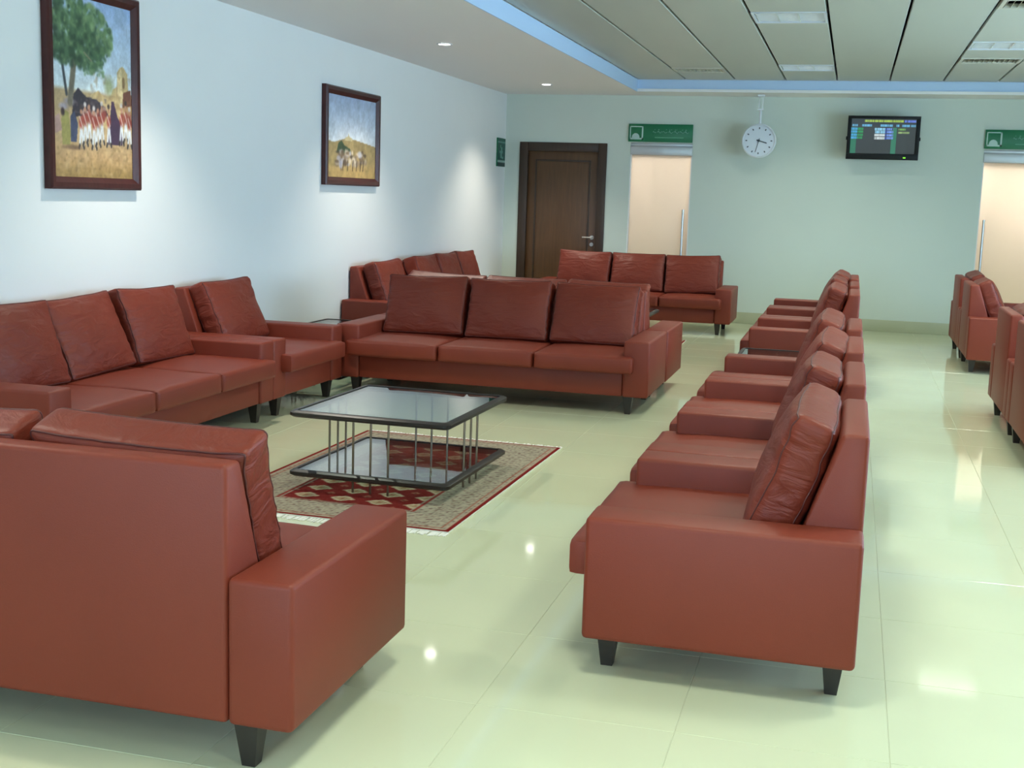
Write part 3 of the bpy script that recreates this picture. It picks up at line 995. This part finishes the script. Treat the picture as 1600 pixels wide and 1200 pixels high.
# ------------------------------------------------------------------ rugs
def rug_image(nx=150, ny=240):
    rs = np.random.RandomState(2)
    u, v = np.meshgrid((np.arange(nx) + 0.5) / nx, (np.arange(ny) + 0.5) / ny)
    W, H = 1.34, 2.16
    X, Y = u * W, v * H
    e = np.minimum(np.minimum(X, W - X), np.minimum(Y, H - Y))
    img = np.zeros((ny, nx, 3))
    img[:] = (0.60, 0.56, 0.49)
    speck = rs.rand(ny, nx)
    img[speck < 0.16] = (0.47, 0.42, 0.37)
    img[speck > 0.88] = (0.66, 0.62, 0.53)
    fine = (np.sin(X * 95) * np.sin(Y * 95))
    img[(fine > 0.55) & (speck < 0.6)] = (0.46, 0.36, 0.33)
    img[(e < 0.028)] = (0.46, 0.10, 0.09)
    img[(e > 0.028) & (e < 0.040)] = (0.66, 0.58, 0.50)
    img[(e > 0.055) & (e < 0.062)] = (0.58, 0.36, 0.30)
    img[(e > 0.285) & (e < 0.300)] = (0.52, 0.20, 0.17)
    inner = e >= 0.31
    red = np.array((0.46, 0.135, 0.12))
    img[inner] = red + (rs.rand(ny, nx, 1) * 0.06 - 0.03)[inner]
    px, py = 0.205, 0.17
    x0, y0 = 0.31, 0.31
    for sx, sy, big in ((0, 0, True), (0.5, 0.5, False)):
        a = ((X - x0) / px + sx) % 1 - 0.5
        b = ((Y - y0) / py + sy) % 1 - 0.5
        dd = np.abs(a) * 1.25 + np.abs(b) * 1.25
        if big:
            m = inner & (dd < 0.44)
            img[m] = (0.74, 0.66, 0.55)
            m2 = inner & (dd < 0.30)
            img[m2] = (0.64, 0.54, 0.42)
            m3 = inner & (dd < 0.10)
            img[m3] = (0.58, 0.36, 0.26)
            m4 = inner & (dd < 0.40) & (np.abs(np.sin(X * 160)) > 0.8)
            img[m4] *= 0.88
        else:
            m = inner & (dd < 0.16)
            img[m] = (0.62, 0.40, 0.32)
            m2 = inner & (dd < 0.07)
            img[m2] = (0.30, 0.10, 0.10)
    return np.clip(img, 0, 1)


RUG = rug_image()


def make_rug(x, y, label, rotz=0):
    t = thing('patterned_rug', label, 'rug', (x, y, 0), rotz, 'red and beige patterned rugs')
    W, H = 1.34, 2.16
    link('backing', box_mesh('backing', M['fringe'], -W / 2, W / 2, -H / 2, H / 2, 0.0005, RUGZ - 0.0012), t)
    link('pile', raster_mesh('pile', M['woven'], RUG, W, H, lambda s, q: (s, q, RUGZ - 0.0004)), t)
    rnd = random.Random(9)
    for s in (-1, 1):
        bm = bmesh.new()
        for k in range(110):
            xx = -W / 2 + 0.006 + (W - 0.012) * k / 109
            L = rnd.uniform(0.045, 0.07)
            dx = rnd.uniform(-0.012, 0.012)
            bm_box(bm, xx - 0.005 + dx * 0.5, xx + 0.005 + dx * 0.5, min(s * H / 2, s * (H / 2 + L)), max(s * H / 2, s * (H / 2 + L)), 0.0005, rnd.uniform(0.003, 0.006))
        tag(link('fringe', finish(bm, 'fringe', M['fringe'], False), t), kind='stuff')
    return t


make_rug(-2.395, 6.51, 'beige and red patterned rug with white fringe under the foreground coffee table', math.radians(-1.2))
make_rug(-2.43, 13.1, 'patterned rug mostly hidden behind the central sofa, before the back sofa')


# ------------------------------------------------------------------ paintings
def noise2(ny, nx, cell, rs):
    a = rs.rand(ny // cell + 3, nx // cell + 3)
    yy, xx = np.arange(ny) / cell, np.arange(nx) / cell
    y0, x0 = yy.astype(int), xx.astype(int)
    fy, fx = (yy - y0)[:, None], (xx - x0)[None, :]
    g = lambda j, i: a[np.ix_(y0 + j, x0 + i)]
    return (g(0, 0) * (1 - fy) + g(1, 0) * fy) * (1 - fx) + (g(0, 1) * (1 - fy) + g(1, 1) * fy) * fx


class Canvas:
    """coordinates 0..1, v upward"""
    def __init__(self, nx, ny, seed):
        self.rs = np.random.RandomState(seed)
        self.nx, self.ny = nx, ny
        self.img = np.zeros((ny, nx, 3))
        self.u, self.v = np.meshgrid((np.arange(nx) + 0.5) / nx, (np.arange(ny) + 0.5) / ny)

    def blend(self, m, c, a=1.0):
        m = np.clip(m, 0, 1)[..., None] * a
        self.img = self.img * (1 - m) + np.array(c) * m

    def ell(self, cx, cy, rx, ry, c, a=1.0, soft=0.15):
        d = np.sqrt(((self.u - cx) / rx) ** 2 + ((self.v - cy) / ry) ** 2)
        self.blend((1 + soft - d) / (2 * soft), c, a)

    def seg(self, x0, y0, x1, y1, w, c, a=1.0, asp=1.0):
        dx, dy = (x1 - x0), (y1 - y0) * asp
        px, py = self.u - x0, (self.v - y0) * asp
        t = np.clip((px * dx + py * dy) / (dx * dx + dy * dy + 1e-9), 0, 1)
        d = np.hypot(px - t * dx, py - t * dy)
        self.blend((w - d) / (0.4 * w) + 0.5, c, a)

    def poly(self, pts, c, a=1.0):
        m = np.zeros((self.ny, self.nx), bool)
        n = len(pts)
        for i in range(n):
            (x0, y0), (x1, y1) = pts[i], pts[(i + 1) % n]
            if y0 == y1:
                continue
            cond = ((y0 > self.v) != (y1 > self.v)) & (self.u < (x1 - x0) * (self.v - y0) / (y1 - y0) + x0)
            m ^= cond
        self.blend(m.astype(float), c, a)


def brushed(c, ny, nx):
    """softened edges, mottled brushwork, muted colours"""
    rs = c.rs
    im = c.img
    p = np.pad(im, ((1, 1), (1, 1), (0, 0)), mode='edge')
    im = 0.5 * im + 0.125 * (p[:-2, 1:-1] + p[2:, 1:-1] + p[1:-1, :-2] + p[1:-1, 2:])
    k = 1 + 0.12 * (noise2(ny, nx, 3, rs) - 0.5) + 0.14 * (noise2(ny, nx, 9, rs) - 0.5) + 0.05 * (rs.rand(ny, nx) - 0.5)
    im = im * k[..., None]
    g = im.mean(axis=2, keepdims=True)
    return np.clip(g + (im - g) * 0.86, 0, 1)


def painting_tall():
    c = Canvas(170, 220, 5)
    u, v, rs = c.u, c.v, c.rs
    top, low = np.array((0.56, 0.68, 0.85)), np.array((0.88, 0.91, 0.90))
    k = np.clip((v - 0.45) / 0.55, 0, 1)[..., None]
    c.img = low * (1 - k) + top * k
    n = noise2(220, 170, 24, rs)
    c.blend((n - 0.45) * 1.2, (0.80, 0.86, 0.90), 0.6)
    # ground
    g = np.clip((0.50 - v) * 40, 0, 1)
    c.blend(g, (0.72, 0.60, 0.42))
    c.blend(np.clip((0.24 - v) * 8, 0, 1), (0.74, 0.58, 0.38))
    c.blend(np.clip((0.12 - v) * 9, 0, 1), (0.60, 0.47, 0.24))
    c.blend((noise2(220, 170, 6, rs) - 0.5) * 2 * (v < 0.26), (0.84, 0.70, 0.50), 0.5)
    c.blend((noise2(220, 170, 4, rs) - 0.62) * 3 * (v < 0.2), (0.42, 0.33, 0.16), 0.4)
    # fort wall and tower
    c.poly([(0.45, 0.30), (0.45, 0.47), (0.55, 0.50), (0.62, 0.47), (0.70, 0.46), (0.74, 0.52), (0.80, 0.54), (0.80, 0.62), (0.84, 0.65), (0.88, 0.66), (0.94, 0.62), (0.95, 0.50), (1, 0.50), (1, 0.28)], (0.80, 0.68, 0.46))
    c.poly([(0.80, 0.44), (0.80, 0.60), (0.86, 0.65), (0.88, 0.44)], (0.88, 0.77, 0.55))
    c.poly([(0.86, 0.40), (0.88, 0.51), (0.98, 0.53), (1, 0.44), (1, 0.42)], (0.46, 0.27, 0.20))
    c.poly([(0.88, 0.30), (0.86, 0.42), (1, 0.44), (1, 0.30)], (0.72, 0.56, 0.36))
    c.seg(0.885, 0.58, 0.885, 0.55, 0.018, (0.55, 0.42, 0.26))
    c.blend((noise2(220, 170, 5, rs) - 0.6) * 3 * ((u > 0.45) & (v > 0.3) & (v < 0.6)), (0.60, 0.46, 0.28), 0.5)
    c.ell(0.69, 0.535, 0.055, 0.05, (0.55, 0.58, 0.36), 0.8, 0.5)
    # dark group in front of the wall
    c.poly([(0.22, 0.34), (0.24, 0.46), (0.30, 0.50), (0.40, 0.455), (0.52, 0.45), (0.64, 0.41), (0.68, 0.36)], (0.19, 0.16, 0.20))
    c.poly([(0.66, 0.20), (0.70, 0.36), (0.72, 0.45), (0.75, 0.45), (0.80, 0.36), (0.86, 0.32), (0.86, 0.20)], (0.26, 0.17, 0.27))
    c.blend((noise2(220, 170, 4, rs) - 0.55) * 3 * ((u > 0.22) & (u < 0.66) & (v > 0.36) & (v < 0.46)), (0.42, 0.36, 0.36), 0.7)
    # soldiers: dark hats, red coats with white belts, white breeches
    for i in range(26):
        x = 0.30 + 0.34 * rs.rand() if i < 20 else 0.84 + 0.15 * rs.rand()
        y = 0.36 + 0.05 * rs.rand()
        c.ell(x, y, 0.012, 0.014, (0.70, 0.55, 0.48), 0.9, 0.4)
        c.ell(x, y - 0.032, 0.020, 0.020, (0.58, 0.24, 0.20), 0.9, 0.4)
    xs_ = [0.33, 0.38, 0.43, 0.49, 0.54, 0.59, 0.68, 0.85, 0.91, 0.96]
    for i, x in enumerate(xs_):
        b = 0.172 + 0.016 * ((i * 7) % 3) + (0.02 if x > 0.64 else 0)
        for s in (-1, 1):
            c.seg(x + 0.004 * s, b + 0.11, x + 0.022 * s, b + 0.005, 0.011, (0.82, 0.83, 0.84))
            c.seg(x + 0.022 * s, b + 0.012, x + 0.030 * s, b - 0.002, 0.010, (0.22, 0.18, 0.16))
        c.ell(x, b + 0.140, 0.026, 0.033, (0.62, 0.24, 0.18), 1, 0.4)
        c.seg(x - 0.018, b + 0.17, x + 0.016, b + 0.115, 0.005, (0.88, 0.82, 0.78), 0.8)
        c.ell(x, b + 0.20, 0.013, 0.016, (0.72, 0.50, 0.38), 1, 0.3)
        c.ell(x, b + 0.225, 0.017, 0.014, (0.78, 0.74, 0.72) if i % 2 else (0.25, 0.2, 0.2), 1, 0.3)
    # onlookers at the left
    c.poly([(0.10, 0.18), (0.09, 0.32), (0.13, 0.37), (0.18, 0.36), (0.20, 0.24), (0.19, 0.18)], (0.58, 0.55, 0.28))
    c.poly([(0.20, 0.20), (0.20, 0.34), (0.25, 0.37), (0.29, 0.30), (0.27, 0.20)], (0.24, 0.27, 0.38))
    c.poly([(0.02, 0.24), (0.02, 0.33), (0.07, 0.35), (0.10, 0.26)], (0.66, 0.52, 0.48))
    c.ell(0.12, 0.39, 0.05, 0.018, (0.62, 0.58, 0.62), 1, 0.4)
    c.ell(0.19, 0.42, 0.06, 0.018, (0.58, 0.54, 0.56), 1, 0.4)
    c.ell(0.11, 0.36, 0.022, 0.022, (0.25, 0.17, 0.17), 1, 0.3)
    c.ell(0.22, 0.17, 0.10, 0.012, (0.36, 0.25, 0.18), 0.7, 0.5)
    # tree: trunks, then clustered crown
    c.seg(0.20, 0.42, 0.26, 0.66, 0.030, (0.46, 0.42, 0.34))
    c.seg(0.26, 0.62, 0.38, 0.78, 0.016, (0.42, 0.38, 0.30))
    c.seg(0.24, 0.62, 0.20, 0.80, 0.014, (0.36, 0.34, 0.28))
    c.seg(0.16, 0.46, 0.10, 0.68, 0.014, (0.26, 0.27, 0.28))
    c.seg(0.10, 0.68, 0.02, 0.80, 0.010, (0.26, 0.27, 0.28))
    greens = [(0.17, 0.30, 0.18), (0.26, 0.40, 0.25), (0.36, 0.50, 0.30), (0.48, 0.60, 0.38)]
    for i in range(900):
        a = rs.rand() * 6.283
        r = rs.rand() ** 0.6
        x, y = 0.30 + 0.44 * r * math.cos(a), 0.79 + 0.19 * r * math.sin(a)
        if y < 0.62 + 0.22 * max(0, 0.12 - x) or (x > 0.55 and y < 0.60) or (x > 0.58 and y > 0.93):
            continue
        lum = min(3, max(0, int(1.5 + (y - 0.78) * 5 + (x - 0.3) * 2 + rs.randn() * 1.3)))
        s = rs.uniform(0.006, 0.024)
        c.ell(x, y, s * 1.3, s, greens[lum], 0.75, 0.5)
    for i in range(60):
        x = rs.uniform(0.36, 0.62)
        y = rs.uniform(0.58, 0.68)
        c.ell(x, y, rs.uniform(0.01, 0.03), 0.010, greens[rs.randint(1, 4)], 0.6, 0.5)
    c.seg(0.38, 0.70, 0.47, 0.66, 0.006, (0.62, 0.56, 0.42), 0.7)
    return brushed(c, 220, 170)


def painting_small():
    c = Canvas(150, 100, 8)
    u, v, rs = c.u, c.v, c.rs
    k = np.clip((v - 0.42) / 0.58, 0, 1)[..., None]
    c.img = np.array((0.92, 0.93, 0.94)) * (1 - k) + np.array((0.62, 0.69, 0.82)) * k
    c.blend((noise2(100, 150, 20, rs) - 0.4) * 1.0 * (v > 0.4), (0.72, 0.76, 0.84), 0.5)
    c.poly([(0, 0), (0, 0.44), (0.15, 0.43), (0.26, 0.46), (0.40, 0.49), (0.55, 0.48), (0.70, 0.46), (0.86, 0.44), (1, 0.42), (1, 0)], (0.68, 0.57, 0.36))
    c.blend(np.clip((0.22 - v) * 7, 0, 1), (0.74, 0.59, 0.34))
    c.blend((noise2(100, 150, 5, rs) - 0.55) * 2 * (v < 0.42), (0.54, 0.47, 0.26), 0.6)
    c.poly([(0.34, 0.46), (0.36, 0.50), (0.41, 0.51), (0.42, 0.56), (0.44, 0.51), (0.50, 0.49), (0.50, 0.46)], (0.82, 0.74, 0.54))
    c.poly([(0.18, 0.30), (0.22, 0.42), (0.28, 0.46), (0.34, 0.40), (0.46, 0.36), (0.48, 0.30)], (0.25, 0.33, 0.22))
    cols_ = [(0.74, 0.66, 0.56), (0.48, 0.38, 0.28), (0.84, 0.76, 0.66), (0.36, 0.28, 0.22), (0.60, 0.50, 0.40), (0.68, 0.66, 0.70)]
    for i in range(90):
        x, y = rs.uniform(0.18, 0.80), rs.uniform(0.14, 0.32)
        if y < 0.14 + 0.12 * abs(x - 0.48):
            continue
        c.ell(x, y, rs.uniform(0.012, 0.045), rs.uniform(0.015, 0.04), cols_[rs.randint(6)], 0.8, 0.4)
    for x in (0.26, 0.33, 0.41, 0.52, 0.60, 0.68, 0.74):
        c.seg(x, 0.22, x + rs.uniform(-0.02, 0.02), 0.10, 0.007, (0.32, 0.25, 0.18))
    c.ell(0.27, 0.17, 0.035, 0.055, (0.66, 0.66, 0.74), 0.8, 0.3)
    c.ell(0.66, 0.30, 0.035, 0.04, (0.76, 0.74, 0.76), 0.9, 0.4)
    return brushed(c, 100, 150)


def make_painting(y0, y1, z0, z1, img, fw_, label):
    yc, zc = (y0 + y1) / 2, (z0 + z1) / 2
    w, h = y1 - y0, z1 - z0
    t = thing('framed_painting', label, 'painting', (XL + 0.004, yc, zc))
    bm = bmesh.new()
    prof = [(0, 0.0), (0, 0.040), (0.012, 0.052), (fw_ * 0.55, 0.050), (fw_ - 0.012, 0.034), (fw_, 0.026), (fw_, 0.0)]
    loops = []
    for inset, x in prof:
        a, b = w / 2 - inset, h / 2 - inset
        loops.append([bm.verts.new((x, s * a, q * b)) for s, q in ((-1, -1), (1, -1), (1, 1), (-1, 1))])
    for p, q in zip(loops, loops[1:]):
        for k in range(4):
            bm.faces.new((p[k], p[(k + 1) % 4], q[(k + 1) % 4], q[k]))
    link('frame', finish(bm, 'frame', M['mahogany'], True, 30), t)
    link('canvas', raster_mesh('canvas', M['canvas'], img, w - 2 * fw_ + 0.01, h - 2 * fw_ + 0.01, lambda s, q: (0.022, s, q)), t)
    return t


make_painting(6.50, 7.485, 1.55, 2.79, painting_tall(), 0.075, 'tall framed painting of a tree, soldiers and a fort on the left wall')
make_painting(10.53, 11.86, 1.64, 2.54, painting_small(), 0.075, 'smaller framed painting of a desert hill under blue sky on the left wall')
print('tiles', n_t)
